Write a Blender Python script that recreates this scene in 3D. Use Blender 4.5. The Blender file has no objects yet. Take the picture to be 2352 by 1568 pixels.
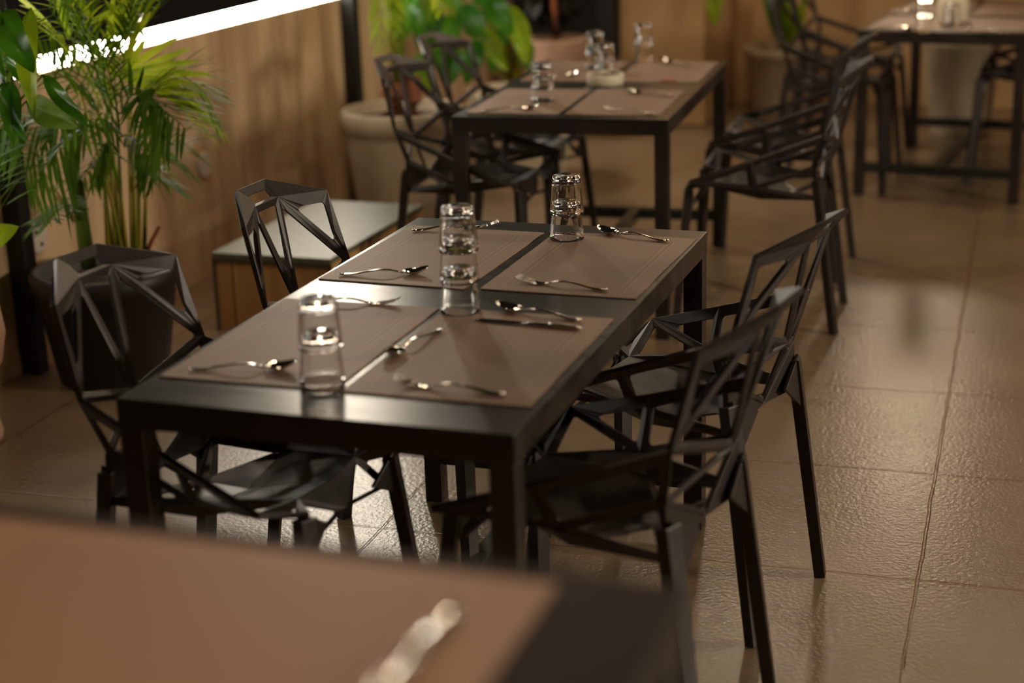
import bpy, bmesh, math, random
from mathutils import Vector, Matrix
R = random.Random(7)
C = bpy.context.scene.collection
SC = bpy.context.scene

# ------------------------------------------------------------------ camera
CAM = Vector((1.1306, -2.8661, 1.5793)); YAW, PITCH, ROLL, FPX = 0.34153, 0.30268, -0.03274, 3828.07
def _axes():
    fw = Vector((-math.sin(YAW)*math.cos(PITCH), math.cos(YAW)*math.cos(PITCH), -math.sin(PITCH)))
    rt = Vector((math.cos(YAW), math.sin(YAW), 0)); up = rt.cross(fw)
    c, s = math.cos(ROLL), math.sin(ROLL)
    return c*rt+s*up, -s*rt+c*up, fw
RT, UP, FW = _axes()
def ray(px, py): return FW + RT*((px-1176)/FPX) - UP*((py-784)/FPX)
def at_z(px, py, z):
    d = ray(px, py); return CAM + d*((z-CAM.z)/d.z)
def at_y(px, py, y):
    d = ray(px, py); return CAM + d*((y-CAM.y)/d.y)
def at_d(px, py, dep): return CAM + ray(px, py)*dep
cd = bpy.data.cameras.new('camera'); cam = bpy.data.objects.new('camera', cd); C.objects.link(cam)
cam.matrix_world = Matrix(((RT.x, UP.x, -FW.x, CAM.x), (RT.y, UP.y, -FW.y, CAM.y), (RT.z, UP.z, -FW.z, CAM.z), (0, 0, 0, 1)))
cd.sensor_width = 36; cd.lens = FPX*36/2352; cd.clip_start = .05; cd.clip_end = 100
cd.dof.use_dof = True; cd.dof.focus_distance = 3.72; cd.dof.aperture_fstop = 1.8
SC.camera = cam

# ------------------------------------------------------------------ world, lights, exposure
SC.view_settings.view_transform = 'Standard'; SC.view_settings.look = 'None'
SC.view_settings.gamma = 1; SC.view_settings.use_curve_mapping = False
SC.view_settings.exposure = 0.0
SC.cycles.use_denoising = True
SC.cycles.max_bounces = 24; SC.cycles.transmission_bounces = 24; SC.cycles.transparent_max_bounces = 12
SC.cycles.sample_clamp_indirect = 25
w = bpy.data.worlds.new('night'); SC.world = w; w.use_nodes = True
w.node_tree.nodes['Background'].inputs[0].default_value = (.62, .5, .36, 1)
w.node_tree.nodes['Background'].inputs[1].default_value = .012
def lamp(name, kind, loc, power, color, size=.1, target=None, spot=None, sy=None):
    d = bpy.data.lights.new(name, kind); o = bpy.data.objects.new(name, d); C.objects.link(o)
    o.location = loc; d.energy = power; d.color = color
    if kind == 'AREA':
        d.size = size
        if sy: d.shape = 'RECTANGLE'; d.size_y = sy
    else: d.shadow_soft_size = size
    if kind == 'SPOT': d.spot_size = spot; d.spot_blend = .4
    if target is not None:
        o.rotation_euler = (Vector(target)-Vector(loc)).to_track_quat('-Z', 'Y').to_euler()
    return o
WARM = (1, .77, .53); NEUT = (1, .88, .70)
lamp('garden_lamp', 'POINT', (-2.62, 5.0, 2.25), 130, NEUT, .12)
lamp('back_wall_lamp', 'SPOT', (.25, 6.3, 1.75), 34, WARM, .10, (.7, 1.2, 0), 1.6)
lamp('interior_light', 'AREA', (4.6, 1.3, 1.75), 125, NEUT, .8, (-.5, .2, .6), sy=.5)
for x_, y_, z_, e_, c_ in ((-1.25, 1.9, 2.4, 24, WARM), (1.9, 1.6, 3.0, 12, WARM), (-.5, 3.3, 3.0, 17, WARM), (1.1, 4.6, 3.0, 26, WARM), (-.35, 4.6, 2.9, 40, WARM), (.9, -.7, 3.0, 25, (1, .72, .5))):
    lamp('overhead_fill_lamp', 'POINT', (x_, y_, z_), e_, c_, .11)  # unseen fill lamps added overhead to brighten wall, pillar, tables and glass
lamp('foreground_fill_spot', 'SPOT', (.25, -2.55, 2.7), 60, (1, .66, .42), .1, (.4, -2.0, 1.0), 1.0)  # added fill spot, only there to brighten the foreground mat

# ------------------------------------------------------------------ helpers
def obj(name, bm, m, parent=None, smooth=False, bev=0, seg=2, angle=.6):
    me = bpy.data.meshes.new(name); bmesh.ops.recalc_face_normals(bm, faces=bm.faces)
    if smooth:
        for f in bm.faces: f.smooth = True
    bm.to_mesh(me); bm.free()
    o = bpy.data.objects.new(name, me); C.objects.link(o)
    if m: me.materials.append(m)
    if parent: o.parent = parent
    if bev:
        b = o.modifiers.new('edge', 'BEVEL'); b.width = bev; b.segments = seg; b.limit_method = 'ANGLE'; b.angle_limit = angle
    return o
def tag(o, label, cat, group=None, kind=None):
    o['label'] = label; o['category'] = cat
    if group: o['group'] = group
    if kind: o['kind'] = kind
    return o
def thing(name, label, cat, loc=(0, 0, 0), rz=0, group=None):
    o = bpy.data.objects.new(name, None); C.objects.link(o); o.empty_display_size = .05
    o.location = loc; o.rotation_euler = (0, 0, rz)
    return tag(o, label, cat, group)
def struct(name, bm, m, **k):
    o = obj(name, bm, m, **k); o['kind'] = 'structure'; return o
def dup(root, loc, rz, label, group=None):
    r = root.copy(); C.objects.link(r); r.location = loc; r.rotation_euler = (0, 0, rz); r['label'] = label
    if group: r['group'] = group
    for ch in list(root.children):
        c = ch.copy(); C.objects.link(c); c.parent = r
        for g in list(ch.children):
            d = g.copy(); C.objects.link(d); d.parent = c
    return r
def box(bm, a, b):
    vs = [bm.verts.new((x, y, z)) for x in (a[0], b[0]) for y in (a[1], b[1]) for z in (a[2], b[2])]
    for f in ((0, 1, 3, 2), (4, 6, 7, 5), (0, 4, 5, 1), (2, 3, 7, 6), (0, 2, 6, 4), (1, 5, 7, 3)):
        bm.faces.new([vs[i] for i in f])
def prism(bm, p, q, w, d, wd=None, tw=1.0, td=1.0):
    """rectangular bar p->q; w along direction wd, d across; tw/td scale at q"""
    p, q = Vector(p), Vector(q); ax = (q-p).normalized()
    u = Vector(wd) if wd else Vector((1, 0, 0)); u = (u-ax*u.dot(ax)).normalized(); v = ax.cross(u)
    r = []
    for c, sw, sd in ((p, 1, 1), (q, tw, td)):
        r.append([bm.verts.new(c+u*(i*w/2*sw)+v*(j*d/2*sd)) for i, j in ((-1, -1), (1, -1), (1, 1), (-1, 1))])
    bm.faces.new(r[0]); bm.faces.new(r[1])
    for i in range(4): bm.faces.new((r[0][i], r[0][(i+1) % 4], r[1][(i+1) % 4], r[1][i]))
def tube(bm, pts, rad, n=8, flat=1.0):
    pts = [Vector(p) for p in pts]; rings = []
    if not isinstance(rad, (list, tuple)): rad = [rad]*len(pts)
    for i, p in enumerate(pts):
        t = (pts[min(i+1, len(pts)-1)]-pts[max(i-1, 0)]).normalized()
        u = t.cross(Vector((0, 0, 1)));
        if u.length < 1e-3: u = t.cross(Vector((0, 1, 0)))
        u.normalize(); v = u.cross(t)
        rings.append([bm.verts.new(p+u*math.cos(a)*rad[i]+v*math.sin(a)*rad[i]*flat) for a in (2*math.pi*k/n for k in range(n))])
    for a, b in zip(rings, rings[1:]):
        for k in range(n): bm.faces.new((a[k], a[(k+1) % n], b[(k+1) % n], b[k]))
    bm.faces.new(rings[0]); bm.faces.new(rings[-1])
def lathe(bm, prof, n=48, c=(0, 0, 0), close=False):
    rings = []
    for r, z in prof:
        if r < 1e-6: rings.append([bm.verts.new((c[0], c[1], c[2]+z))])
        else: rings.append([bm.verts.new((c[0]+r*math.cos(2*math.pi*k/n), c[1]+r*math.sin(2*math.pi*k/n), c[2]+z)) for k in range(n)])
    if close: rings.append(rings[0])
    for a, b in zip(rings, rings[1:]):
        for k in range(n):
            l = (k+1) % n
            if len(a) == 1 and len(b) == 1: continue
            if len(a) == 1: bm.faces.new((a[0], b[l], b[k]))
            elif len(b) == 1: bm.faces.new((a[k], a[l], b[0]))
            else: bm.faces.new((a[k], a[l], b[l], b[k]))

# ------------------------------------------------------------------ materials
def lin(h):
    v = [int(h[i:i+2], 16)/255 for i in (0, 2, 4)]
    return tuple(x/12.92 if x <= .04045 else ((x+.055)/1.055)**2.4 for x in v)+(1,)
def mat(name, col, rough=.5, metal=0, spec=.5, **k):
    m = bpy.data.materials.new(name); m.use_nodes = True; b = m.node_tree.nodes['Principled BSDF']
    b.inputs['Base Color'].default_value = lin(col) if isinstance(col, str) else col
    b.inputs['Roughness'].default_value = rough; b.inputs['Metallic'].default_value = metal
    b.inputs['Specular IOR Level'].default_value = spec
    return m
def N(m, t, **k):
    n = m.node_tree.nodes.new(t)
    for a, v in k.items(): setattr(n, a, v)
    return n
def L(m, a, b): m.node_tree.links.new(a, b)
def noisy(m, c1, c2, scale=5, detail=6, stretch=(1, 1, 1), lo=.35, hi=.65, bump=0, bscale=None, bstretch=None, dist=.002, rough=None):
    nt = m.node_tree; b = nt.nodes['Principled BSDF']
    tc = N(m, 'ShaderNodeTexCoord'); mp = N(m, 'ShaderNodeMapping'); mp.inputs['Scale'].default_value = stretch
    L(m, tc.outputs['Object'], mp.inputs['Vector'])
    n = N(m, 'ShaderNodeTexNoise'); n.inputs['Scale'].default_value = scale; n.inputs['Detail'].default_value = detail
    L(m, mp.outputs[0], n.inputs['Vector'])
    r = N(m, 'ShaderNodeValToRGB'); r.color_ramp.elements[0].position = lo; r.color_ramp.elements[1].position = hi
    r.color_ramp.elements[0].color = lin(c1); r.color_ramp.elements[1].color = lin(c2)
    L(m, n.outputs['Fac'], r.inputs[0]); L(m, r.outputs[0], b.inputs['Base Color'])
    if bump:
        n2 = N(m, 'ShaderNodeTexNoise'); n2.inputs['Scale'].default_value = bscale or scale*4; n2.inputs['Detail'].default_value = 4
        if bstretch:
            m2 = N(m, 'ShaderNodeMapping'); m2.inputs['Scale'].default_value = bstretch
            L(m, tc.outputs['Object'], m2.inputs['Vector']); L(m, m2.outputs[0], n2.inputs['Vector'])
        else: L(m, tc.outputs['Object'], n2.inputs['Vector'])
        bp = N(m, 'ShaderNodeBump'); bp.inputs['Strength'].default_value = bump; bp.inputs['Distance'].default_value = dist
        L(m, n2.outputs['Fac'], bp.inputs['Height']); L(m, bp.outputs[0], b.inputs['Normal'])
    if rough:
        mr = N(m, 'ShaderNodeMapRange'); mr.inputs[3].default_value, mr.inputs[4].default_value = rough
        L(m, n.outputs['Fac'], mr.inputs[0]); L(m, mr.outputs[0], b.inputs['Roughness'])
    return r, tc
M_chair = mat('dark_brown_black_enamel', '2b2422', .42, .25, .5)
noisy(M_chair, '2b2421', '352d28', 30, bump=.08, bscale=500, dist=.0006)
M_table = mat('black_painted_steel', '24251f', .42, 0, .5)
noisy(M_table, '1c1d19', '282a25', 3, stretch=(1, 8, 1), bump=.1, bscale=220, dist=.0006, rough=(.22, .36))
M_top2 = mat('dark_brown_laminate', '1f130c', .6, 0, .15)
M_frame = mat('worn_black_steel_frame', '3a2f27', .4)
noisy(M_frame, '221c18', '352b24', 7, bump=.1, bscale=220, dist=.0006)
M_edge = mat('worn_steel_edge', '3a2d25', .45)
noisy(M_edge, '1f1c19', '5c4536', 9, lo=.45, hi=.75)
M_mat = mat('taupe_woven_vinyl', '8a7360', .55)
def mat_vinyl():
    m = M_mat; nt = m.node_tree; b = nt.nodes['Principled BSDF']
    tc = N(m, 'ShaderNodeTexCoord'); sp = N(m, 'ShaderNodeSeparateXYZ'); L(m, tc.outputs['Generated'], sp.inputs[0])
    def dist(sock, k):
        a = N(m, 'ShaderNodeMath', operation='SUBTRACT'); a.inputs[1].default_value = .5; L(m, sock, a.inputs[0])
        c = N(m, 'ShaderNodeMath', operation='ABSOLUTE'); L(m, a.outputs[0], c.inputs[0])
        d = N(m, 'ShaderNodeMath', operation='SUBTRACT'); d.inputs[0].default_value = .5; L(m, c.outputs[0], d.inputs[1])
        e = N(m, 'ShaderNodeMath', operation='MULTIPLY'); e.inputs[1].default_value = k; L(m, d.outputs[0], e.inputs[0]); return e.outputs[0]
    mn = N(m, 'ShaderNodeMath', operation='MINIMUM'); L(m, dist(sp.outputs[0], .325), mn.inputs[0]); L(m, dist(sp.outputs[1], .48), mn.inputs[1])
    r = N(m, 'ShaderNodeValToRGB'); r.color_ramp.interpolation = 'CONSTANT'
    e = r.color_ramp.elements; e[0].position = 0; e[0].color = lin('92765f'); e[1].position = .36; e[1].color = lin('a1846c')
    for p, c in ((.40, '7d644f'), (.44, '92765f'), (.50, '9e826b'), (.53, '7d644f'), (.56, '8f735d')):
        x = e.new(p); x.color = lin(c)
    k = N(m, 'ShaderNodeMath', operation='MULTIPLY'); k.inputs[1].default_value = 10; L(m, mn.outputs[0], k.inputs[0]); L(m, k.outputs[0], r.inputs[0])
    L(m, r.outputs[0], b.inputs['Base Color'])
    ch = N(m, 'ShaderNodeTexChecker'); ch.inputs['Scale'].default_value = 600; L(m, tc.outputs['Object'], ch.inputs['Vector'])
    bp = N(m, 'ShaderNodeBump'); bp.inputs['Strength'].default_value = .25; bp.inputs['Distance'].default_value = .0005
    L(m, ch.outputs['Fac'], bp.inputs['Height']); L(m, bp.outputs[0], b.inputs['Normal'])
mat_vinyl()
M_glass = mat('clear_glass', (1, 1, 1, 1), .0); M_glass.node_tree.nodes['Principled BSDF'].inputs['Transmission Weight'].default_value = 1
M_glass.node_tree.nodes['Principled BSDF'].inputs['IOR'].default_value = 1.48
M_steel = mat('polished_steel', (.72, .68, .62, 1), .08, 1)
M_cream = mat('cream_wax', 'e6d9bc', .5)
M_sachet = mat('orange_brown_paper', 'b0754a', .6)
M_floor = mat('stamped_concrete_tile', '8a7358', .5, 0, .7)
def mat_floor():
    m = M_floor; nt = m.node_tree; b = nt.nodes['Principled BSDF']
    tc = N(m, 'ShaderNodeTexCoord'); mp = N(m, 'ShaderNodeMapping'); mp.inputs['Rotation'].default_value = (0, 0, -.035)
    L(m, tc.outputs['Object'], mp.inputs['Vector'])
    n1 = N(m, 'ShaderNodeTexNoise'); n1.inputs['Scale'].default_value = 1.6; n1.inputs['Detail'].default_value = 8; n1.inputs['Roughness'].default_value = .6; L(m, mp.outputs[0], n1.inputs['Vector'])
    r = N(m, 'ShaderNodeValToRGB'); e = r.color_ramp.elements
    e[0].position = .3; e[0].color = lin('6e5940'); e[1].position = .7; e[1].color = lin('89745a')
    L(m, n1.outputs['Fac'], r.inputs[0])
    wob = N(m, 'ShaderNodeTexNoise'); wob.inputs['Scale'].default_value = 6; L(m, mp.outputs[0], wob.inputs['Vector'])
    sp = N(m, 'ShaderNodeSeparateXYZ'); L(m, mp.outputs[0], sp.inputs[0])
    def seam(sock, off, per, wd):
        w1 = N(m, 'ShaderNodeMath', operation='MULTIPLY_ADD'); L(m, wob.outputs['Fac'], w1.inputs[0]); w1.inputs[1].default_value = .012; L(m, sock, w1.inputs[2])
        a = N(m, 'ShaderNodeMath', operation='ADD'); a.inputs[1].default_value = off; L(m, w1.outputs[0], a.inputs[0])
        d = N(m, 'ShaderNodeMath', operation='DIVIDE'); d.inputs[1].default_value = per; L(m, a.outputs[0], d.inputs[0])
        f = N(m, 'ShaderNodeMath', operation='FRACT'); L(m, d.outputs[0], f.inputs[0])
        s = N(m, 'ShaderNodeMath', operation='SUBTRACT'); s.inputs[1].default_value = .5; L(m, f.outputs[0], s.inputs[0])
        c = N(m, 'ShaderNodeMath', operation='ABSOLUTE'); L(m, s.outputs[0], c.inputs[0])
        g = N(m, 'ShaderNodeMapRange'); g.inputs[1].default_value = wd/per/2; g.inputs[2].default_value = wd/per*1.2; g.inputs[3].default_value = 1; g.inputs[4].default_value = 0
        L(m, c.outputs[0], g.inputs[0]); return g.outputs[0]
    sx = seam(sp.outputs[0], -.868+1.23/2+12.3, 1.23, .0036); sy = seam(sp.outputs[1], -.455+.31+6.2, .62, .004)
    hy = N(m, 'ShaderNodeMath', operation='MULTIPLY'); hy.inputs[1].default_value = .55; L(m, sy, hy.inputs[0])
    mx = N(m, 'ShaderNodeMath', operation='MAXIMUM'); L(m, sx, mx.inputs[0]); L(m, hy.outputs[0], mx.inputs[1])
    mix = N(m, 'ShaderNodeMix', data_type='RGBA'); L(m, mx.outputs[0], mix.inputs[0]); L(m, r.outputs[0], mix.inputs[6]); mix.inputs[7].default_value = lin('6b4522')
    L(m, mix.outputs[2], b.inputs['Base Color'])
    n2 = N(m, 'ShaderNodeTexNoise'); n2.inputs['Scale'].default_value = 95; n2.inputs['Detail'].default_value = 3; L(m, mp.outputs[0], n2.inputs['Vector'])
    bp = N(m, 'ShaderNodeBump'); bp.inputs['Strength'].default_value = .5; bp.inputs['Distance'].default_value = .0026; L(m, n2.outputs['Fac'], bp.inputs['Height'])
    b2 = N(m, 'ShaderNodeBump'); b2.inputs['Strength'].default_value = .6; b2.inputs['Distance'].default_value = .003; b2.invert = True
    L(m, mx.outputs[0], b2.inputs['Height']); L(m, bp.outputs[0], b2.inputs['Normal']); L(m, b2.outputs[0], b.inputs['Normal'])
    mr = N(m, 'ShaderNodeMapRange'); mr.inputs[3].default_value = .21; mr.inputs[4].default_value = .36; L(m, n1.outputs['Fac'], mr.inputs[0]); L(m, mr.outputs[0], b.inputs['Roughness'])
mat_floor()
M_wall = mat('streaked_ochre_concrete', 'a07850', .7)
noisy(M_wall, 'a08160', 'd0b28c', 2.2, 7, (3.2, 3.2, .45), .32, .66, bump=.25, bscale=14, dist=.006)
M_wall2 = mat('ochre_plaster', 'a98560', .8)
noisy(M_wall2, 'ac8656', 'c6a274', 1.6, 6, (1, 1, 1), .3, .7, bump=.2, bscale=20, dist=.004)
M_led = bpy.data.materials.new('white_led'); M_led.use_nodes = True
bb = M_led.node_tree.nodes['Principled BSDF']; bb.inputs['Emission Color'].default_value = (1, .95, .84, 1); bb.inputs['Emission Strength'].default_value = 22
M_post = mat('black_steel_post', '0d0c0b', .6)
M_boxw = mat('ochre_plank_veneer', '9a7040', .6)
noisy(M_boxw, 'a87a46', 'c8985c', 3, 6, (6, 6, .5), .3, .7)
M_trim = mat('dark_box_trim', '4a3a24', .6)
M_stone = mat('grey_speckled_stone', '7d7a68', .4)
noisy(M_stone, '52523f', '706f58', 60, 5, (1, 1, 1), .35, .7, bump=.3, bscale=90, dist=.002)
M_potb = mat('black_plastic_pot', '1a120f', .5)
M_potc = mat('cream_cement_pot', 'b5a387', .75)
noisy(M_potc, '8f7a5c', 'bfae92', 5, 6, (1, 1, .7), .25, .6)
M_potp = mat('pinkish_cement_pot', 'a5836a', .75)
noisy(M_potp, '8f6c52', 'b3917a', 5, 6)
M_soil = mat('soil', '2c1a10', .9); noisy(M_soil, '1c100a', '4a2c1a', 30, bump=.8, bscale=60, dist=.01)
M_white = mat('white_plastic', 'b9ada0', .5)
M_grey = mat('brushed_grey', '9a948a', .35, .6)
M_dot = mat('dark_dot', '2a2420', .6)
def leafmat(name, c1, c2, tr, rough=.35):
    m = bpy.data.materials.new(name); m.use_nodes = True; b = m.node_tree.nodes['Principled BSDF']; out = m.node_tree.nodes['Material Output']
    b.inputs['Roughness'].default_value = rough
    r, tc = noisy(m, c1, c2, 6, 3); b.inputs['Specular IOR Level'].default_value = .35
    t = N(m, 'ShaderNodeBsdfTranslucent'); hsv = N(m, 'ShaderNodeHueSaturation'); hsv.inputs['Value'].default_value = 1.5; hsv.inputs['Hue'].default_value = .47
    L(m, r.outputs[0], hsv.inputs['Color']); L(m, hsv.outputs[0], t.inputs['Color'])
    mx = N(m, 'ShaderNodeMixShader'); mx.inputs[0].default_value = tr
    L(m, b.outputs[0], mx.inputs[1]); L(m, t.outputs[0], mx.inputs[2]); L(m, mx.outputs[0], out.inputs['Surface'])
    return m
M_palm = leafmat('palm_leaf', '7a9c18', 'a8c42a', .5, .5)
M_palmd = leafmat('palm_leaf_deep', '3a5c12', '5c861c', .42, .5)
M_broad = leafmat('broad_leaf', '245a0e', '3e7a18', .32, .28)
M_broady = leafmat('broad_leaf_lime', '628c12', '88aa1c', .45, .35)
M_stem = mat('green_cane', '7a8426', .45); noisy(M_stem, '56661a', 'a8942c', 14, 4, (3, 3, .3))
M_cane = mat('thick_cane', '4c6a1c', .4); noisy(M_cane, '3d5a18', '6b8428', 5)
M_bark = mat('orange_brown_sheath', '7a3d16', .8); noisy(M_bark, '4a230e', '98501e', 12, 5, (3, 3, .6))
M_dark = leafmat('dark_foliage', '15140a', '231c0e', .15, .6)

# ------------------------------------------------------------------ setting
bm = bmesh.new(); box(bm, (-1.99, -4.5, -.1), (5.5, 7.2, 0)); struct('floor', bm, M_floor)
bm = bmesh.new(); box(bm, (-2.13, -.9, -.1), (-1.93, 5.95, .885)); struct('wall_left', bm, M_wall)
bm = bmesh.new(); box(bm, (-.81, 6.55, 0), (5.5, 6.75, 2.2)); struct('wall_back', bm, M_wall2)
bm = bmesh.new(); box(bm, (-2.13, 5.95, -.1), (-1.27, 6.1, .30)); struct('wall_corner', bm, M_wall2)
bm = bmesh.new(); box(bm, (-1.27, 5.75, 0), (-.81, 6.75, 2.4)); struct('wall_pillar', bm, M_wall2, bev=.01)
bm = bmesh.new(); box(bm, (-1.962, -.9, .8855), (-1.932, 5.93, .935))
tag(obj('led_strip_light', bm, M_led, bev=.008), 'glowing white LED strip light along the top of the tan wall', 'light')
def post(loc, w, h, label):
    bm = bmesh.new(); box(bm, (-w/2, -w/2, 0), (w/2, w/2, h))
    o = obj('steel_post', bm, M_post, bev=.003); o.location = loc
    tag(o, label, 'post')
post((-1.9, 1.26, 0), .06, 3.2, 'black square steel post behind the black pot of the palm')
post((-1.895, 3.72, 0), .058, 3.2, 'black square steel post beside the cream pot at the middle of the tan wall')
post((-1.325, 5.70, 0), .085, 2.4, 'dark post standing against the tan pillar at the back')
def cover(y, z, label, dots=False):
    bm = bmesh.new(); lathe(bm, [(0, 0), (.044, 0), (.048, .003), (.048, .008), (0, .008)], 32)
    bmesh.ops.transform(bm, matrix=Matrix.Translation((-1.922, y, z)) @ Matrix.Rotation(-math.pi/2, 4, 'Y'), verts=bm.verts)
    o = obj('outlet_cover', bm, M_white, smooth=False); tag(o, label, 'outlet cover')
    if dots:
        for dz in (-.022, .02):
            bm = bmesh.new(); lathe(bm, [(0, 0), (.006, 0), (.006, .003), (0, .003)], 12)
            bmesh.ops.transform(bm, matrix=Matrix.Translation((-1.921, y+.012*(1 if dz < 0 else -1), z+dz)) @ Matrix.Rotation(math.pi/2, 4, 'Y'), verts=bm.verts)
            obj('screw', bm, M_dot, o)
cover(2.44, .413, 'round white cover plate alone on the open stretch of the tan wall')
cover(1.385, .395, 'round white cover plate with dark screws half hidden by the black post', True)
t = thing('railing_post', 'short grey metal upright rising behind the LED strip', 'railing post', (-2.06, 2.3, .885))
bm = bmesh.new(); prism(bm, (0, 0, .012), (0, 0, .26), .02, .036); obj('upright', bm, M_grey, t, bev=.003)
bm = bmesh.new(); box(bm, (-.04, -.04, 0), (.04, .04, .012)); obj('foot_plate', bm, M_grey, t, bev=.002)
# far side of the terrace, behind and to the right of the camera
bm = bmesh.new(); box(bm, (5.3, -4.5, 0), (5.5, 6.55, 3.2)); struct('wall_right', bm, M_wall2)
bm = bmesh.new(); box(bm, (-1.99, -4.7, 0), (5.5, -4.5, 3.2)); struct('wall_front', bm, M_wall2)
# low platform
t = thing('low_platform', 'low plank sided platform with grey speckled stone top by the tan wall', 'platform', (-1.345, 2.195, 0))
bm = bmesh.new(); box(bm, (-.21, -.395, 0), (.21, .395, .245)); obj('plank_body', bm, M_boxw, t)
bm = bmesh.new(); box(bm, (-.2135, -.4, .245), (.2135, .4, .265)); obj('stone_top', bm, M_stone, t, bev=.003)
bm = bmesh.new()
for x in (-.208, .208): box(bm, (x-.0055, -.402, 0), (x+.0055, -.39, .245))
box(bm, (-.2135, -.4015, .233), (.2135, -.39, .2455))
obj('edge_trim', bm, M_trim, t)
bm = bmesh.new(); box(bm, (-.146, -.397, 0), (-.142, -.394, .233)); obj('joint_strip', bm, M_trim, t)

# ------------------------------------------------------------------ tables
def table(name, label, loc, rz, w, l, h, s=.045, st=True, top=None):
    t = thing(name, label, 'table', loc, rz, 'dark steel dining tables')
    W, D = w/2, l/2
    bm = bmesh.new(); box(bm, (-W, -D, h-.006), (W, D, h)); obj('tabletop', bm, top or M_table, t, bev=.0025)
    bm = bmesh.new(); e = .0015
    box(bm, (-W+e, -D+e, h-.05), (W-e, -D+s, h-.0062)); box(bm, (-W+e, D-s, h-.05), (W-e, D-e, h-.0062))
    box(bm, (-W+e, -D+s, h-.05), (-W+s, D-s, h-.0062)); box(bm, (W-s, -D+s, h-.05), (W-e, D-s, h-.0062))
    obj('apron_frame', bm, M_frame, t)
    for sx in (-1, 1):
        for sy in (-1, 1):
            bm = bmesh.new(); box(bm, (min(sx*(W-e), sx*(W-s)), min(sy*(D-e), sy*(D-s)), 0), (max(sx*(W-e), sx*(W-s)), max(sy*(D-e), sy*(D-s)), h-.0502))
            obj('leg', bm, M_frame, t, bev=.002)
    if st:
        for sy in (-1, 1):
            bm = bmesh.new(); y = sy*(D-s/2-.001); box(bm, (-W+s, y-.02, .10), (W-s, y+.02, .14)); obj('end_stretcher', bm, M_table, t, bev=.002)
        bm = bmesh.new(); box(bm, (-.02, -D+s, .10), (.02, D-s, .14)); obj('long_stretcher', bm, M_table, t, bev=.002)
    return t
T1 = table('dining_table', 'dark steel dining table in the middle, set with four mats and three glass stacks', (0, 0, 0), 0, .69, 1.318, .70)
a2 = .069; o2 = Vector((-.770, 1.976, 0)); c2 = o2+Matrix.Rotation(a2, 3, 'Z') @ Vector((.345, .627, 0))
T2 = table('dining_table', 'dark steel dining table behind, with a cream holder among its glasses', c2, a2, .69, 1.253, .70)
a3 = -.09; o3 = Vector((.178, 4.235, 0)); c3 = o3+Matrix.Rotation(a3, 3, 'Z') @ Vector((.345, .6, 0))
T3 = table('dining_table', 'dark steel dining table at the far right, cut by the frame edge', c3, a3, .69, 1.2, .70)
T4 = table('high_table', 'blurred brown-topped table corner closest to the camera', (.36, -2.09, 0), 0, .986, .79, 1.0, top=M_top2)
del T4['group']
# ------------------------------------------------------------------ place mats
def pmat(cx, cy, z, w, l, rz, label):
    bm = bmesh.new(); box(bm, (-w/2, -l/2, 0), (w/2, l/2, .0025))
    o = obj('placemat', bm, M_mat, bev=.001); o.location = (cx, cy, z); o.rotation_euler = (0, 0, rz)
    return tag(o, label, 'placemat', 'taupe woven placemats')
Z = .7003
pmat(-.172, -.297, Z, .322, .490, .012, 'taupe placemat on the middle table under the two-glass stack at its front corner')
pmat(.166, -.293, Z, .325, .495, .008, 'taupe placemat on the middle table holding the table knife')
pmat(-.170, .329, Z, .322, .478, -.02, 'taupe placemat on the middle table beside the low platform and back chair')
pmat(.176, .336, Z, .318, .486, -.01, 'taupe placemat on the middle table at its back right corner under a spoon')
def on(tb, ang, u, v): return tb+Matrix.Rotation(ang, 3, 'Z') @ Vector((u, v, 0))
for u, v, lab in ((-.165, -.32, 'taupe placemat on the second table, its front left one by the two chairs'), (.155, -.32, 'taupe placemat on the second table, its front right one with a fork'),
                  (-.165, .345, 'taupe placemat on the second table, its back left one near the plants'), (.17, .345, 'taupe placemat on the second table, its back right one with the orange sachet')):
    p = on(c2, a2, u, v); pmat(p.x, p.y, Z, .30, .49, a2, lab)
for u, v, lab in ((-.167, -.34, 'taupe placemat on the far right table, its front left one by the glass stack'), (.165, -.34, 'taupe placemat on the far right table, its front right one by the frame edge'),
                  (-.167, .22, 'taupe placemat on the far right table, its back left one'), (.165, .22, 'taupe placemat on the far right table, its back right one by the frame edge')):
    p = on(c3, a3, u, v); pmat(p.x, p.y, Z, .30, .44, a3, lab)
pmat(.487, -1.895, 1.0003, .54, .34, 0, 'large blurred brown placemat on the foreground table')

# ------------------------------------------------------------------ glasses
def tumbler_mesh():
    bm = bmesh.new()
    # inverted tumbler: rim at z=0, thick base on top
    prof = [(.0372, .0), (.0375, .001), (.0368, .010), (.0352, .030), (.0335, .050), (.0322, .064), (.0316, .070), (.0319, .074), (.0308, .080), (.0285, .0845), (.022, .085), (0, .0835),
            ]
    inner = [(0, .0785), (.022, .078), (.0283, .074), (.0300, .064), (.0315, .048), (.0333, .028), (.0349, .010), (.0357, .0008), (.0365, -.0)]
    lathe(bm, prof+inner, 48, close=True)
    for v in bm.verts:
        r = math.hypot(v.co.x, v.co.y)
        if .028 < r and .028 < v.co.z < .0865:
            a = math.atan2(v.co.y, v.co.x); k = 1-.016*abs(math.cos(6*a)) if r > .0305 else 1
            v.co.x *= k; v.co.y *= k
    return bm
g0 = None
def glass(x, y, z, label, grp, rz=0):
    global g0
    if g0 is None:
        g0 = obj('tumbler', tumbler_mesh(), M_glass, smooth=True); o = g0
    else: o = g0.copy(); C.objects.link(o)
    o.location = (x, y, z); o.rotation_euler = (0, 0, rz)
    tag(o, label, 'glass', grp); return o
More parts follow.
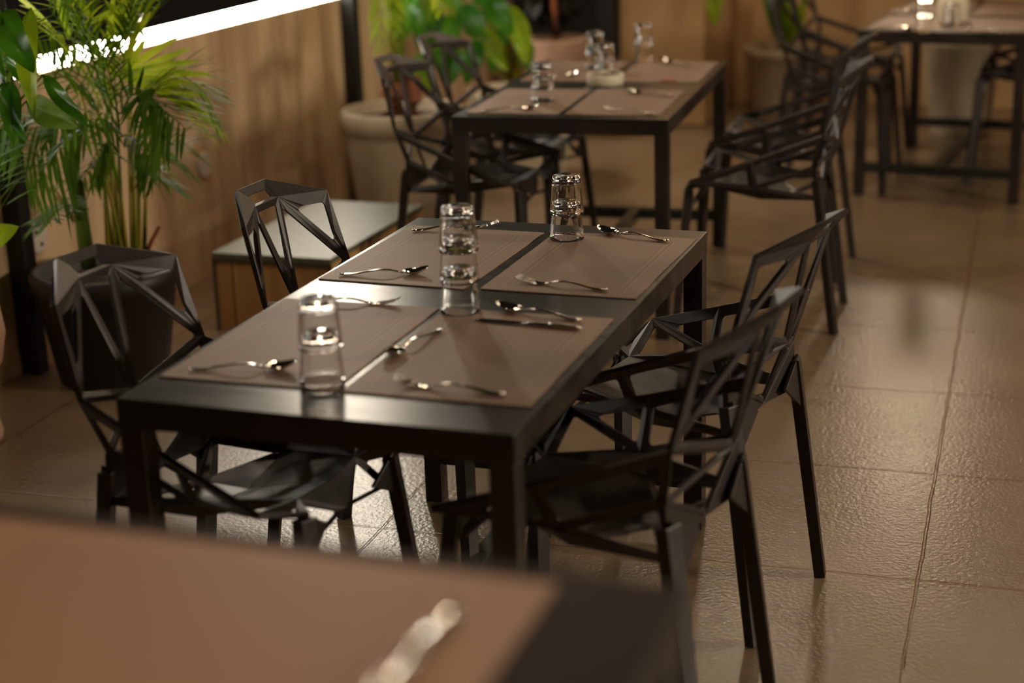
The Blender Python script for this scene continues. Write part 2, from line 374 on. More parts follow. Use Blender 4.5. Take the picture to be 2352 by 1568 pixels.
def stack(x, y, n, base, where, z=.7029, step=.058):
    nm = {1: [''], 2: ['lower', 'upper'], 3: ['lowest', 'middle', 'topmost']}[n]
    for i in range(n):
        glass(x+.001*i, y, z+i*(step+.0005), f'{nm[i]} clear upturned tumbler of the {where}', 'upturned tumblers', .3*i)
ZG = .7029
stack(-.046, -.500, 2, 0, 'two-glass stack at the front of the middle table')
stack(.033, -.062, 3, 0, 'three-glass stack at the centre of the middle table')
stack(.062, .522, 2, 0, 'two-glass stack at the far end of the middle table', step=.056)
p = at_z(1246, 232, ZG); stack(p.x, p.y, 1, 0, 'x'); C.objects[-1]['label'] = 'single upturned tumbler at the front of the second table'
g_ = g0.copy(); C.objects.link(g_); g_.location = (p.x+.001, p.y, ZG+.04); tag(g_, 'tumbler nested over the single one at the front of the second table', 'glass', 'upturned tumblers')
p = at_z(1367, 155, ZG); glass(p.x, p.y, .7004, 'upturned tumbler just behind the cream holder on the second table', 'upturned tumblers')
g_ = glass(p.x, p.y+.001, .7004+.05, 'tumbler stacked over the one just behind the cream holder', 'upturned tumblers')
p = at_z(1478, 138, ZG); stack(p.x, p.y, 2, 0, 'back stack on the second table before the pillar', step=.055)
# cream holder with a glass in it
ph = at_z(1390, 192, .702)
t = thing('tealight_holder', 'round cream holder with glossy tumbler standing in it on the second table', 'candle holder', (ph.x, ph.y, .7004))
bm = bmesh.new(); lathe(bm, [(0, 0), (.060, 0), (.063, .003), (.064, .036), (.061, .038), (.058, .036), (.057, .006), (0, .006)], 40); obj('dish', bm, M_cream, t, smooth=True)
bm = bmesh.new(); lathe(bm, [(.0562, .030), (.0562, .031), (.048, .031), (.048, .012), (.0465, .012), (.0465, .030)], 40, close=True); obj('glass_liner', bm, M_glass, t, smooth=True)
glass(ph.x, ph.y, .7070, 'upturned tumbler standing in the cream holder on the second table', 'upturned tumblers')
glass(ph.x, ph.y+.001, .7070+.048, 'tumbler nested on the one standing in the cream holder', 'upturned tumblers')
# table 3
p = at_z(2122, 72, ZG); stack(p.x, p.y, 3, 0, 'stack at the front of the far right table', step=.06)
pc = at_z(2188, 48, .701)
t = thing('candle_holder', 'tall cream cylinder on the far right table behind the glass stack', 'candle holder', (pc.x, pc.y, .7004))
bm = bmesh.new(); lathe(bm, [(0, 0), (.062, 0), (.064, .004), (.064, .11), (.060, .113), (.057, .11), (.057, .02), (0, .02)], 36); obj('cylinder_wall', bm, M_cream, t, smooth=True)
bm = bmesh.new(); lathe(bm, [(0, .021), (.045, .021), (.046, .07), (0, .072)], 24); obj('wax', bm, M_cream, t, smooth=True)
p = at_z(2191, 55, ZG)
glass(pc.x+.005, pc.y-.104, ZG, 'upturned tumbler right in front of the tall cream cylinder', 'upturned tumblers')
# sachet
ps = at_z(1536, 184, .7035); bm = bmesh.new(); box(bm, (-.023, -.014, 0), (.023, .014, .006)); o = obj('sugar_sachet', bm, M_sachet, bev=.002); o.location = (ps.x, ps.y, .7028); o.rotation_euler = (0, 0, .05)
tag(o, 'small orange-brown paper sachet on the second table', 'sachet')

# ------------------------------------------------------------------ cutlery
def strip_tube(bm, pts, ws, th):
    """flattened bar through pts with half widths ws (along y)"""
    rings = []
    for (x, z), wd, h in zip(pts, ws, th):
        rings.append([bm.verts.new((x, a*wd, z+b*h)) for a, b in ((-1, 0), (-.7, -.9), (.7, -.9), (1, 0), (.7, .9), (-.7, .9))])
    for a, b in zip(rings, rings[1:]):
        for k in range(6): bm.faces.new((a[k], a[(k+1) % 6], b[(k+1) % 6], b[k]))
    bm.faces.new(rings[0]); bm.faces.new(rings[-1])
HP = [(0, .0045), (.012, .0035), (.03, .0040), (.06, .0085), (.085, .0115), (.105, .0105), (.122, .0065), (.132, .0042)]
HW = [.006, .0088, .0075, .0048, .0034, .0032, .0036, .005]
HT = [.0012, .0018, .0018, .0016, .0015, .0015, .0015, .0012]
protos = {}
def cutlery(kind, p, q, z, label, group, roll=0):
    p, q = Vector((p[0], p[1], 0)), Vector((q[0], q[1], 0)); d = q-p; rz = math.atan2(d.y, d.x)
    if kind in protos: o = dup(protos[kind], (p.x, p.y, z), rz, label, group)
    else:
        o = thing('table_'+kind, label, kind, (p.x, p.y, z), rz, group); protos[kind] = o
        bm = bmesh.new()
        if kind == 'knife': strip_tube(bm, [(0, .004), (.01, .004), (.06, .004), (.1, .004), (.115, .004)], [.005, .0068, .0062, .0055, .005], [.002, .003, .003, .0026, .002])
        else: strip_tube(bm, HP, HW, HT)
        obj('handle', bm, M_steel, o, smooth=True, bev=0)
        bm = bmesh.new()
        if kind == 'spoon':
            nu, nv = 18, 8; rows = []
            for sgn in (1, 0):
                row = []
                for j in range(nv+1):
                    rr = j/nv
                    for i in range(nu):
                        a = 2*math.pi*i/nu; x = .158+.0285*rr*math.cos(a); wd = .0195*(1-.18*math.cos(a)); y = wd*rr*math.sin(a)
                        zz = .0016+.0075*rr**2.2+max(0, (x-.158))*.28-(.0012 if sgn == 0 else 0)
                        row.append(bm.verts.new((x, y, zz)))
                rows.append(row)
            for row in rows:
                for j in range(nv):
                    for i in range(nu):
                        a = row[j*nu+i], row[j*nu+(i+1) % nu], row[(j+1)*nu+(i+1) % nu], row[(j+1)*nu+i]
                        bm.faces.new(a)
            for i in range(nu):
                k = nv*nu+i; l = nv*nu+(i+1) % nu
                bm.faces.new((rows[0][k], rows[0][l], rows[1][l], rows[1][k]))
            bmesh.ops.remove_doubles(bm, verts=bm.verts, dist=1e-6)
            obj('bowl', bm, M_steel, o, smooth=True)
        elif kind == 'fork':
            strip_tube(bm, [(.128, .0048), (.138, .003), (.150, .0022), (.160, .0032)], [.0045, .0095, .0118, .0120], [.0012, .001, .001, .001])
            obj('fork_head', bm, M_steel, o, smooth=True)
            for k in range(4):
                bm = bmesh.new(); y = (k-1.5)*.0066
                tube(bm, [(.158, y, .003), (.172, y, .005), (.186, y, .0085), (.197, y, .0135)], [.0021, .0019, .0016, .0008], 6, .6)
                obj('tine', bm, M_steel, o, smooth=True)
        else:
            strip_tube(bm, [(.112, .0035), (.13, .0035), (.17, .003), (.2, .0025), (.212, .0022)], [.0045, .009, .0095, .007, .0015], [.0014, .0009, .0008, .0007, .0005])
            obj('blade', bm, M_steel, o)
    return o
Zc = .7029; G1 = 'cutlery on the middle table'
cutlery('fork', (-.299, .508), (-.12, .600), Zc, 'fork behind the three-glass stack at the far edge of the back left mat', G1)
cutlery('spoon', (-.302, .122), (-.118, .178), Zc, 'spoon along the near edge of the back left mat', G1)
cutlery('fork', (-.290, -.080), (-.105, -.050), Zc, 'fork across the far edge of the front left mat', G1)
cutlery('spoon', (-.292, -.505), (-.11, -.455), Zc, 'spoon along the near edge of the front left mat, beside the front glasses', G1)
cutlery('spoon', (.289, .530), (.10, .592), Zc, 'spoon lying beside the far two-glass stack, bowl towards the glasses', G1)
cutlery('fork', (.267, .126), (.075, .158), Zc, 'fork along the near edge of the back right mat', G1)
cutlery('spoon', (.276, -.080), (.088, -.032), Zc, 'spoon beside the three-glass stack, lying next to the knife', G1)
cutlery('knife', (.291, -.130), (.08, -.113), Zc, 'straight handled knife in front of the three-glass stack', G1)
cutlery('spoon', (.046, -.190), (.012, -.375), Zc, 'spoon lying lengthwise over the inner edge of the front right mat', G1)
cutlery('fork', (.276, -.502), (.080, -.488), Zc, 'fork along the near edge of the front right mat', G1)
G2 = 'cutlery on the second table'
def c2p(kind, a, b, label, g=G2, z=.7029):
    A, B = at_z(*a, .705), at_z(*b, .705); cutlery(kind, (A.x, A.y), (B.x, B.y), z, label, g)
c2p('spoon', (1103, 256), (1222, 250), 'spoon at the front left corner of the second table')
c2p('fork', (1500, 262), (1362, 247), 'fork at the front right of the second table')
c2p('spoon', (1240, 186), (1330, 170), 'spoon at the back left mat of the second table')
c2p('spoon', (1545, 222), (1442, 212), 'spoon to the right of the cream holder on the second table')
c2p('spoon', (1590, 152), (1508, 138), 'spoon at the back right of the second table, beside the glass against the pillar')
G3 = 'cutlery on the far right table'
c2p('spoon', (2010, 62), (2078, 66), 'spoon at the front left of the far right table', G3)
c2p('fork', (2320, 78), (2235, 72), 'fork at the front right of the far right table', G3)
c2p('spoon', (2015, 30), (2095, 26), 'spoon on the back left mat of the far right table', G3)
A_, B_ = at_z(1050, 1400, 1.005), at_z(830, 1640, 1.005); cutlery('fork', (A_.x, A_.y), (B_.x, B_.y), 1.0029, 'blurred fork with glinting handle on the foreground table', 'cutlery on the foreground table')
A_, B_ = at_z(965, 1490, 1.005), at_z(740, 1720, 1.005); cutlery('spoon', (A_.x, A_.y), (B_.x, B_.y), 1.0029, 'blurred spoon left of the fork on the foreground table', 'cutlery on the foreground table')

# ------------------------------------------------------------------ faceted chair
V = {'L': (-.066, .060, .842), 'P1': (-.031, .051, .806), 'P0': (.021, .186, .798), 'Q0': (.063, .197, .635), 'Q1': (.032, 0, .578),
     'A1': (.460, .268, .496), 'A2': (.486, .160, .458), 'S0': (.434, .108, .455), 'M': (.276, .182, .462), 'T': (.279, .237, .558),
     'B0': (.087, .163, .525), 'NR': (.080, .166, .430), 'NM': (.255, .160, .428), 'NC': (.265, 0, .408), 'C1': (.165, 0, .412), 'SC': (.082, 0, .445),
     'V': (.476, .150, .388), 'K': (.468, 0, .402), 'SF': (.440, 0, .448)}
def P(n):
    s = {'r': -1, 'l': 1}.get(n[-1]) if n not in V else 0
    k = n if n in V else n[:-1]; f, y, z = V[k]
    return Vector((f, y*(s if s else 0), z))
class Shell:
    def __init__(self): self.bm = bmesh.new()
    def solid(self, names): self.bm.faces.new([self.bm.verts.new(P(n)) for n in names])
    def hole(self, names, ins, rad=.011, m=5):
        pts = [P(n) for n in names]; n = len(pts)
        if not isinstance(ins, (list, tuple)): ins = [ins]*n
        nor = Vector()
        for i in range(n): nor += pts[i].cross(pts[(i+1) % n])
        nor.normalize(); cen = sum(pts, Vector())/n
        u = (pts[1]-pts[0]); u = (u-nor*u.dot(nor)).normalized(); v = nor.cross(u)
        q = [((p-cen).dot(u), (p-cen).dot(v)) for p in pts]
        lines = []
        for i in range(n):
            a, b = q[i], q[(i+1) % n]; dx, dy = b[0]-a[0], b[1]-a[1]; l = math.hypot(dx, dy)
            lines.append(((a[0]-dy/l*ins[i], a[1]+dx/l*ins[i]), (dx/l, dy/l)))
        cor = []
        for i in range(n):
            (p, d), (r, e) = lines[i-1], lines[i]
            den = d[0]*e[1]-d[1]*e[0]; t = ((r[0]-p[0])*e[1]-(r[1]-p[1])*e[0])/den
            cor.append((p[0]+d[0]*t, p[1]+d[1]*t))
        O = [self.bm.verts.new(p) for p in pts]; I = []
        for i in range(n):
            c, a, b = cor[i], cor[i-1], cor[(i+1) % n]
            la = math.hypot(a[0]-c[0], a[1]-c[1]); lb = math.hypot(b[0]-c[0], b[1]-c[1])
            da = ((a[0]-c[0])/la, (a[1]-c[1])/la); db = ((b[0]-c[0])/lb, (b[1]-c[1])/lb)
            ang = math.acos(max(-1, min(1, da[0]*db[0]+da[1]*db[1])))
            k = min(rad/math.tan(ang/2)*.8+.001, .42*la, .42*lb); arc = []
            for j in range(m+1):
                t = j/m; x = c[0]+da[0]*k*(1-t)**2+db[0]*k*t*t; y = c[1]+da[1]*k*(1-t)**2+db[1]*k*t*t
                arc.append(self.bm.verts.new(cen+u*x+v*y))
            I.append(arc)
        for i in range(n):
            for j in range(m): self.bm.faces.new((O[i], I[i][j+1], I[i][j]))
            k = (i+1) % n; self.bm.faces.new((O[i], O[k], I[k][0], I[i][m]))
    def done(self, name, parent, th=.011):
        bmesh.ops.remove_doubles(self.bm, verts=self.bm.verts, dist=1e-5)
        o = obj(name, self.bm, M_chair, parent)
        s = o.modifiers.new('thickness', 'SOLIDIFY'); s.thickness = th; s.offset = 0; s.use_even_offset = True; s.thickness_clamp = 1.0
        b = o.modifiers.new('edge', 'BEVEL'); b.width = .0011; b.segments = 1; b.limit_method = 'ANGLE'; b.angle_limit = .7
        return o
GC = 'black faceted cut-out chairs'
def make_chair(label):
    t = thing('faceted_chair', label, 'chair', (0, 0, 0), 0, GC)
    s = Shell(); a = .0100; e = .0180
    s.hole(['Lr', 'Ll', 'P1l', 'P1r'], [.021, .017, .007, .017], .006)
    for k in 'rl':
        s.solid(['L'+k, 'P0'+k, 'P1'+k])
        s.hole(['P1'+k, 'P0'+k, 'Q0'+k], [.026, e, a], .014)
        s.hole(['P1'+k, 'Q0'+k, 'Q1'], [a, a, a], .009)
        s.hole(['Q0'+k, 'Q1', 'B0'+k], [a, .008, .009], .007)
        s.hole(['B0'+k, 'Q1', 'SC'], [.009, .007, .009], .007)
    s.hole(['P1r', 'P1l', 'Q1'], [.013, a, a], .007)
    s.done('backrest', t)
    s = Shell()
    for k in 'rl':
        s.solid(['B0'+k, 'SC', 'NR'+k])
        s.hole(['NR'+k, 'C1', 'SC'], .009, .006); s.hole(['NR'+k, 'NM'+k, 'C1'], .011, .008)
        s.solid(['NM'+k, 'NC', 'C1']); s.solid(['NM'+k, 'S0'+k, 'NC']); s.solid(['S0'+k, 'SF', 'NC'])
        s.solid(['M'+k, 'S0'+k, 'NM'+k]); s.solid(['M'+k, 'NM'+k, 'NR'+k]); s.hole(['B0'+k, 'M'+k, 'NR'+k], .008, .007)
        s.solid(['S0'+k, 'SF', 'K']); s.hole(['S0'+k, 'K', 'V'+k], [.007, .008, .007], .007)
    s.done('seat', t)
    for k in 'rl':
        s = Shell()
        s.hole(['Q0'+k, 'T'+k, 'M'+k, 'B0'+k], [.024, .013, .010, .012], .012)
        s.hole(['T'+k, 'A1'+k, 'M'+k], [.024, .011, .013], .009)
        s.hole(['A1'+k, 'S0'+k, 'M'+k], [.013, .012, .011], .009)
        s.hole(['A1'+k, 'A2'+k, 'S0'+k], [.012, .012, .018], .006)
        s.hole(['A2'+k, 'V'+k, 'S0'+k], [.012, .009, .010], .006)
        s.done('armrest', t)
    for sg in (-1, 1):
        bm = bmesh.new()   # front leg with triangular gusset
        prism(bm, (.481, sg*.160, .45), (.515, sg*.222, 0), .038, .026, (.3, -sg, 0), .75, .9)
        gus = [(.482, sg*.168, .46), (.476, sg*.085, .412), (.484, sg*.165, .372)]
        f = [bm.verts.new(p) for p in gus]; g = [bm.verts.new((p[0]+.008, p[1], p[2])) for p in gus]
        bm.faces.new(f); bm.faces.new(g)
        for i in range(3): bm.faces.new((f[i], f[(i+1) % 3], g[(i+1) % 3], g[i]))
        obj('leg', bm, M_chair, t, bev=.0015)
        bm = bmesh.new()   # rear leg with gusset
        prism(bm, (.080, sg*.163, .49), (.016, sg*.180, 0), .038, .026, (.3, sg, 0), .78, .9)
        gus = [(.078, sg*.168, .50), (.066, sg*.070, .452), (.064, sg*.172, .375)]
        f = [bm.verts.new(p) for p in gus]; g = [bm.verts.new((p[0]-.008, p[1], p[2])) for p in gus]
        bm.faces.new(f); bm.faces.new(g)
        for i in range(3): bm.faces.new((f[i], f[(i+1) % 3], g[(i+1) % 3], g[i]))
        obj('leg', bm, M_chair, t, bev=.0015)
    return t
ch = make_chair('black cut-out chair in front of the black palm pot, at the middle table')
ch.location = (-.565, -.31, 0); ch.rotation_euler = (0, 0, -.07)
for x, y, r, lab in ((-.519, .293, -.033, 'black cut-out chair in front of the low platform, at the middle table'),
                     (.634, -.31, 2.99, 'large black cut-out chair on the aisle side of the middle table, closest to the camera'),
                     (.620, .270, 2.93, 'black cut-out chair on the aisle side of the middle table, behind the closest one'),
                     (-1.055, 2.269, -.056, 'black cut-out chair in front of the cream pot, at the second table'),
                     (-1.136, 2.851, -.089, 'black cut-out chair against the broad green leaves, at the second table'),
                     (.41, 2.393, 3.20, 'black cut-out chair on the aisle side of the second table, its nearer one'),
                     (.345, 3.0, 3.15, 'black cut-out chair on the aisle side of the second table, its farther one'),
                     (-.20, 4.50, -.05, 'black cut-out chair at the left of the far right table, its nearer one'),
                     (-.24, 5.14, -.08, 'black cut-out chair at the left of the far right table, its farther one'),
                     (1.14, 4.78, 3.16, 'black cut-out chair under the far right table at the frame edge')):
    dup(ch, (x, y, 0), r, lab)

# ------------------------------------------------------------------ pots and plants
def pot_parts(t, r, rb, h, m, rim=.0, groove=False, name='pot'):
    bm = bmesh.new(); p = [(0, 0), (rb*.96, 0), (rb, .012)]
    if groove: p += [(rb+(r-rb)*.78, h*.80), (rb+(r-rb)*.80, h*.815), (r*1.0, h*.82)]
    elif rim: p += [(r-rim, h-.055), (r, h-.05)]
    p += [(r, h-.008), (r-.008, h), (r-.024, h), (r-.032, h-.05), (0, h-.05)]
    lathe(bm, p, 56); obj(name, bm, m, t, smooth=False, bev=0).data.shade_smooth()
    bm = bmesh.new(); lathe(bm, [(0, h-.044), (r*.4, h-.040), (r-.033, h-.049)], 30)
    for v in bm.verts: v.co.z += R.uniform(-.002, .004)
    obj('soil', bm, M_soil, t, smooth=True)
def leaflet(bm, p, q, wd, droop=.02, side=None, n=5):
    """thin pointed blade from p to q with a raised fold and droop"""
    p, q = Vector(p), Vector(q); d = q-p; l = d.length; ax = d.normalized()
    s = side if side else ax.cross(Vector((0, 0, 1)))
    if s.length < 1e-3: s = Vector((1, 0, 0))
    s.normalize(); up = s.cross(ax); rows = []
    for i in range(n+1):
        t = i/n; wv = wd*(math.sin(math.pi*min(1, t*.8+.14))**.8) if t < 1 else wd*.03
        c = p+d*t-Vector((0, 0, droop*l*t*t*2)); rows.append([bm.verts.new(c-s*wv-up*wv*.25), bm.verts.new(c), bm.verts.new(c+s*wv-up*wv*.25)])
    for a, b in zip(rows, rows[1:]):
        for k in (0, 1): bm.faces.new((a[k], a[k+1], b[k+1], b[k]))
def frond(parent, base, mid, tip, n, ll, m=None, wd=.0045, spread=.75):
    """pinnate palm frond: rachis through three points with paired leaflets"""
    b, c, e = Vector(base), Vector(mid), Vector(tip); bm = bmesh.new()
    f = lambda t: b*(1-t)**2+c*2*t*(1-t)+e*t*t
    rot = R.uniform(-1.1, 1.1)
    tube(bm, [f(i/10) for i in range(11)], [.0038-.0028*i/10 for i in range(11)], 5)
    for i in range(n):
        t = .3+.7*i/(n-1); p = f(t); ax = (f(min(1, t+.03))-f(t-.03)).normalized()
        sd = ax.cross(Vector((0, 0, 1)));
        if sd.length < .05: sd = Vector((1, .3, 0))
        sd = (Matrix.Rotation(rot, 3, ax) @ sd).normalized(); k = ll*(math.sin(math.pi*(.18+.72*(i/(n-1))))**.6)*R.uniform(.85, 1.1)
        for sg in (-1, 1):
            dr = (sd*sg*spread+ax*R.uniform(.7, 1.05)+Vector((0, 0, R.uniform(-.15, .2)))).normalized()
            leaflet(bm, p, p+dr*k, wd*R.uniform(.8, 1.15), R.uniform(.04, .16))
    obj('frond', bm, m or M_palm, parent, smooth=True)
def broadleaf(parent, base, tip, wd, m, bow=.15, twist=0., name='leaf', cup=.25):
    b, q = Vector(base), Vector(tip); d = q-b; l = d.length; ax = d.normalized(); view = (CAM-b).normalized()
    s = ax.cross(Vector((0.35, -.93, .25))).normalized(); s = Matrix.Rotation(twist, 3, ax) @ s; nn = s.cross(ax)
    bm = bmesh.new(); rows = []; n = 12
    for i in range(n+1):
        t = i/n; wv = wd*(math.sin(math.pi*t**.75)**.75 if 0 < t < 1 else .02)
        c = b+d*t+nn*(bow*l*math.sin(math.pi*t))
        rows.append([bm.verts.new(c+s*wv*k+nn*(abs(k)**1.5*wv*cup+.004*math.sin(9*t+3*k))) for k in (-1, -.55, -.15, 0, .15, .55, 1)])
        rows[-1][3].co -= nn*wd*.05
    for a, e in zip(rows, rows[1:]):
        for k in range(6): bm.faces.new((a[k], a[k+1], e[k+1], e[k]))
    o = obj(name, bm, m, parent, smooth=True)
    return o
def stalk(parent, pts, r, m=None, name='stem'):
    bm = bmesh.new(); tube(bm, pts, r, 8); return obj(name, bm, m or M_stem, parent, smooth=True)
def rel(t, v): return Vector(v)-t.location

# areca palm in the black pot
t = thing('potted_palm', 'tall feathery palm with yellowish canes in a big black pot by the tan wall', 'potted plant', (-1.635, 1.29, 0))
pot_parts(t, .222, .165, .345, M_potb, rim=.012)
B = t.location
def A(px, py, dy=0): return rel(t, at_y(px, py, B.y+dy))
bm = bmesh.new(); tube(bm, [A(205, 615), A(196, 560), A(186, 490), A(176, 420), A(166, 340), A(168, 290)], [.024, .0225, .021, .021, .0225, .012], 14)
obj('cane', bm, M_cane, t, smooth=True)
for x0, x1, y1, dy in ((250, 225, 230, -.05), (262, 205, 250, .04), (275, 250, 180, 0), (285, 262, 150, .07), (296, 240, 260, -.08), (305, 292, 200, .03), (312, 300, 240, -.03), (322, 312, 300, .06), (268, 236, 120, .1), (330, 345, 430, 0), (290, 180, 200, -.1)):
    stalk(t, [A(x0, 625, dy*.4), A((x0*2+x1)/3, 450, dy*.6), A(x1, y1, dy)], [.0075, .006, .004])
stalk(t, [A(322, 620), A(345, 560), A(366, 520)], [.008, .007, .006], M_bark, 'cut_stub')
stalk(t, [A(172, 510), A(120, 440), A(30, 330)], [.004, .0035, .002])
stalk(t, [A(168, 500, -.05), A(105, 400, -.05), A(5, 300, -.05)], [.004, .0035, .002])
FR = [((250, 260), (258, 120), (300, -60), 0), ((262, 230), (300, 100), (360, -40), .05), ((240, 240), (230, 90), (190, -30), .05), ((235, 250), (180, 110), (70, 20), 0),
      ((225, 260), (150, 140), (10, 130), .05), ((300, 185), (370, 165), (440, 215), -.02), ((290, 205), (330, 190), (385, 265), -.08), ((230, 290), (140, 230), (60, 400), -.05),
      ((215, 300), (110, 260), (0, 330), .02), ((320, 360), (350, 330), (395, 350), 0), ((250, 330), (230, 250), (140, 330), -.1), ((270, 320), (310, 280), (350, 400), -.06),
      ((260, 240), (210, 60), (120, -50), -.06), ((300, 420), (330, 380), (380, 420), .02), ((275, 300), (265, 200), (230, 100), -.12), ((190, 480), (150, 450), (118, 500), -.03),
      ((245, 300), (200, 200), (150, 170), .12), ((270, 350), (250, 290), (200, 390), -.14), ((280, 260), (300, 190), (345, 230), -.14)]
for i, (a, b, c, dy) in enumerate(FR):
    n = 17 if i < 9 else 12
    td = -.3 if c[0] < 160 else R.uniform(-.12, .12)
    for k_ in range(2):
        j_ = lambda q: (q[0]+k_*R.uniform(-45, 45), q[1]+k_*R.uniform(-40, 40))
        frond(t, A(*j_(a), dy), A(*j_(b), dy+td*.4+R.uniform(-.05, .03)), A(*j_(c), dy+td-(.0 if k_ == 0 else .06)), n-3, .21 if i < 9 else .15, M_palm if i in (0, 1, 3, 12, 5) and k_ == 0 else M_palmd, .0056)
bm = bmesh.new()   # bright fan of blades on the right
for q in ((335, 78), (408, 71), (437, 96), (456, 124), (490, 156), (445, 178), (310, 60), (455, 205), (470, 245)):
    b0 = A(272+R.uniform(-4, 14), 172+R.uniform(-6, 8), -.05); q_ = A(*q, -.12); leaflet(bm, b0, q_, .0105, .03, FW.cross(q_-b0), 8)
obj('frond', bm, M_palm, t, smooth=True)
bm = bmesh.new()   # tall blades crossing the light
for b0, q in (((248, 95), (262, -20)), ((255, 90), (292, -25)), ((268, 85), (322, -15)), ((285, 88), (328, 5)), ((300, 95), (346, 26)), ((215, 50), (165, -20)), ((160, 90), (125, -20)), ((190, 60), (300, 4))):
    p_, q_ = A(*b0, -.02), A(*q, -.05); leaflet(bm, p_, q_, .0095, .0, FW.cross(q_-p_), 8)
obj('frond', bm, M_palm, t, smooth=True)

# broad-leaf plant at the left frame edge
t = thing('potted_philodendron', 'broad glossy-leaved plant at the left frame edge in a pale round pot', 'potted plant', (-1.735, .685, .17))
bm = bmesh.new(); lathe(bm, [(0, -.17), (.10, -.17), (.105, -.15), (.08, -.04), (.085, 0), (.125, .05), (.142, .13), (.135, .2), (.115, .25), (.112, .262), (.095, .262), (.1, .21), (0, .205)], 48); obj('pot', bm, M_potp, t, smooth=True)
bm = bmesh.new(); lathe(bm, [(0, .212), (.06, .212), (.1, .209)], 24); obj('soil', bm, M_soil, t, smooth=True)
DY = .72
def Bp(px, py, dy=0): return rel(t, at_y(px, py, DY+dy))
root = Vector((0, 0, .2))
for b, q, wd, m, bow, tw in (((12, 22), (86, 172), .040, M_broad, .22, .1), ((72, 18), (78, 268), .030, M_broady, .08, .25), ((-8, 108), (62, 214), .016, M_broad, -.1, .6),
                            ((22, 185), (32, 334), .027, M_broad, .1, -.2), ((100, 172), (204, 292), .021, M_broad, .08, .1), ((62, 232), (182, 292), .036, M_palmd, .05, .2),
                            ((-12, 60), (14, 190), .016, M_broad, .1, .2), ((6, 190), (60, 330), .02, M_broad, .05, .3), ((-22, 545), (41, 520), .034, M_broady, .15, .2),
                            ((-40, 10), (10, 60), .03, M_broad, .1, 0), ((-60, 200), (-5, 300), .03, M_broad, .1, 0)):
    bb_, qq = Bp(*b), Bp(*q, -.04)
    broadleaf(t, bb_, qq, wd, m, bow, tw)
    stalk(t, [root, (root*.5+bb_*.5)+Vector((-.05, 0, .12)), bb_], [.006, .005, .003], M_stem, 'leaf_stalk')

# cream pot palm
t = thing('potted_palm', 'yellow-green palm with orange-brown base in a big cream grooved pot', 'potted plant', (-1.55, 3.42, 0))
pot_parts(t, .255, .2, .47, M_potc, groove=True)
bm = bmesh.new(); tube(bm, [(0-.03, 0, .42), (-.03, 0, .52), (-.02, .02, .64)], [.085, .065, .045], 14); obj('stem_base', bm, M_bark, t, smooth=True)
bm = bmesh.new(); tube(bm, [(.05, .0, .42), (.05, 0, .5), (.05, .02, .6)], [.05, .04, .03], 12); obj('stem_base', bm, M_bark, t, smooth=True)
for i in range(12):
    a = R.uniform(-1.5, 1.0); k = R.uniform(.02, .08); p0 = Vector((-.02+.04*math.cos(a), .04*math.sin(a), .58)); p1 = Vector((-.05+k*math.cos(a)*1.3, k*math.sin(a), 1.0)); r2 = R.uniform(.12, .3)
    stalk(t, [p0, p1], [.008, .005])
    frond(t, p1, p1+Vector((r2*.4*math.cos(a), r2*.4*math.sin(a), .25)), p1+Vector((r2*math.cos(a), r2*math.sin(a), R.uniform(-.35, .2))), 14, .12, M_palmd if i % 3 == 0 else M_palm, .007)
# broad-leaf plant behind the chairs of the second table
t = thing('potted_broadleaf', 'bushy plant with big lime drooping leaves in a pale pot behind the second table', 'potted plant', (-1.36, 4.38, 0))
pot_parts(t, .25, .2, .40, M_potc)
Y4 = 4.25
def Dp(px, py, dy=0): return rel(t, at_y(px, py, Y4+dy))
r0 = Vector((0, 0, .38))
for b, q, wd, m in (((1080, 55), (1165, 165), .052, M_broady), ((1170, 12), (1212, 150), .05, M_broady), ((1040, 30), (1000, 150), .06, M_broad), ((1000, 5), (960, 110), .07, M_broad),
                   ((1060, 10), (1110, 100), .06, M_broad), ((1120, -10), (1180, 80), .06, M_broad), ((980, 60), (1040, 190), .06, M_broad), ((1100, 90), (1070, 195), .05, M_broad),
                   ((1160, 60), (1130, 170), .05, M_broad), ((1190, 80), (1215, 165), .045, M_broad), ((1020, -40), (1060, 50), .06, M_broad), ((950, -10), (930, 90), .06, M_broad), ((1090, -40), (1150, 20), .06, M_broad),
                   ((960, 120), (985, 215), .05, M_broady), ((1050, 110), (1020, 205), .05, M_broad)):
    dd = R.uniform(-.12, .16); bb_ = Dp(*b, dd); broadleaf(t, bb_, Dp(*q, dd-.05), wd, m, .12, R.uniform(-.3, .4))
    stalk(t, [r0, (r0+bb_)/2+Vector((0, .03, .1)), bb_], [.008, .006, .004], M_stem, 'leaf_stalk')
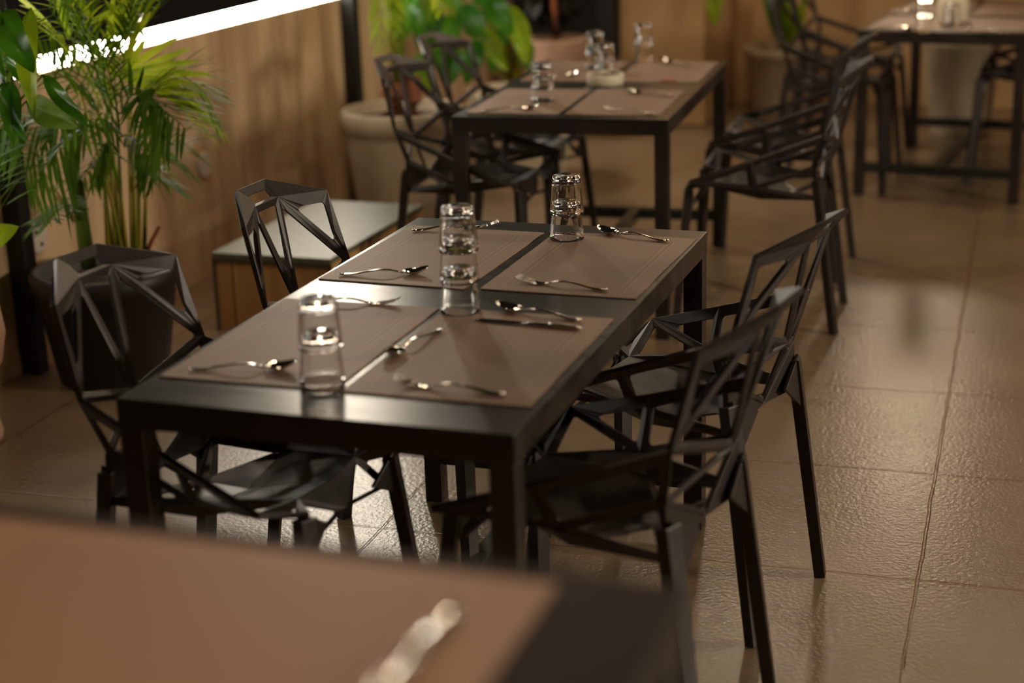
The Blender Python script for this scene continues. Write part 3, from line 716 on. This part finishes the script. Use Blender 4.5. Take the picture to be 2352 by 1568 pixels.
# pink pot with dark shrub
t = thing('potted_shrub', 'dark leafy shrub in a pinkish pot beside the tan pillar', 'potted plant', (-1.53, 5.42, 0))
pot_parts(t, .175, .13, .50, M_potp)
def foliage(t, c, rad, n, m, wd=.02, ll=.08):
    bm = bmesh.new()
    for i in range(n):
        d = Vector((R.gauss(0, 1), R.gauss(0, 1), R.gauss(0, 1))).normalized()*R.uniform(.4, 1)
        p = Vector(c)+Vector((d.x*rad[0], d.y*rad[1], d.z*rad[2])); q = p+Vector((R.uniform(-1, 1), R.uniform(-1, 1), R.uniform(-.8, .6))).normalized()*ll
        leaflet(bm, p, q, wd, .1)
    obj('foliage', bm, m, t, smooth=True)
stalk(t, [(0, 0, .45), (.01, 0, .62), (-.01, 0, .8)], [.02, .016, .01], M_bark, 'trunk')
foliage(t, (-.08, .16, .98), (.26, .2, .46), 900, M_dark, .024, .1)
# right-hand pots by the back wall
t = thing('potted_bird_of_paradise', 'plant with long upright green leaves in a cream pot by the back wall', 'potted plant', (-.50, 6.28, 0))
pot_parts(t, .205, .165, .36, M_potc, rim=.012)
for b, q, wd, m in (((1795, 100), (1748, -30), .03, M_broad), ((1800, 98), (1775, -40), .04, M_broad), ((1805, 100), (1815, -30), .04, M_broady), ((1812, 100), (1850, -10), .035, M_broady), ((1798, 100), (1790, -60), .04, M_broad)):
    broadleaf(t, rel(t, at_y(*b, 6.25)), rel(t, at_y(*q, 6.2)), wd, m, .05, R.uniform(-.2, .3))
pl = rel(t, at_y(1640, -60, 5.6)); broadleaf(t, pl, rel(t, at_y(1640, 62, 5.58)), .045, M_broady, .06, .1)
stalk(t, [(0, 0, .33), (.02, -.3, .9), (-.1, -.62, 1.15), pl], [.01, .008, .007, .005], M_stem, 'leaf_stalk')
t = thing('potted_plant', 'cream pot with an orange-brown trunk seen under the far right table', 'potted plant', (.50, 5.75, 0))
pot_parts(t, .2, .15, .50, M_potc, rim=.012)
stalk(t, [(.06, 0, .45), (.07, 0, .62), (.06, .02, .9)], [.03, .024, .02], M_bark, 'trunk')
foliage(t, (.06, .1, 1.25), (.25, .2, .22), 160, M_palmd, .02, .12)
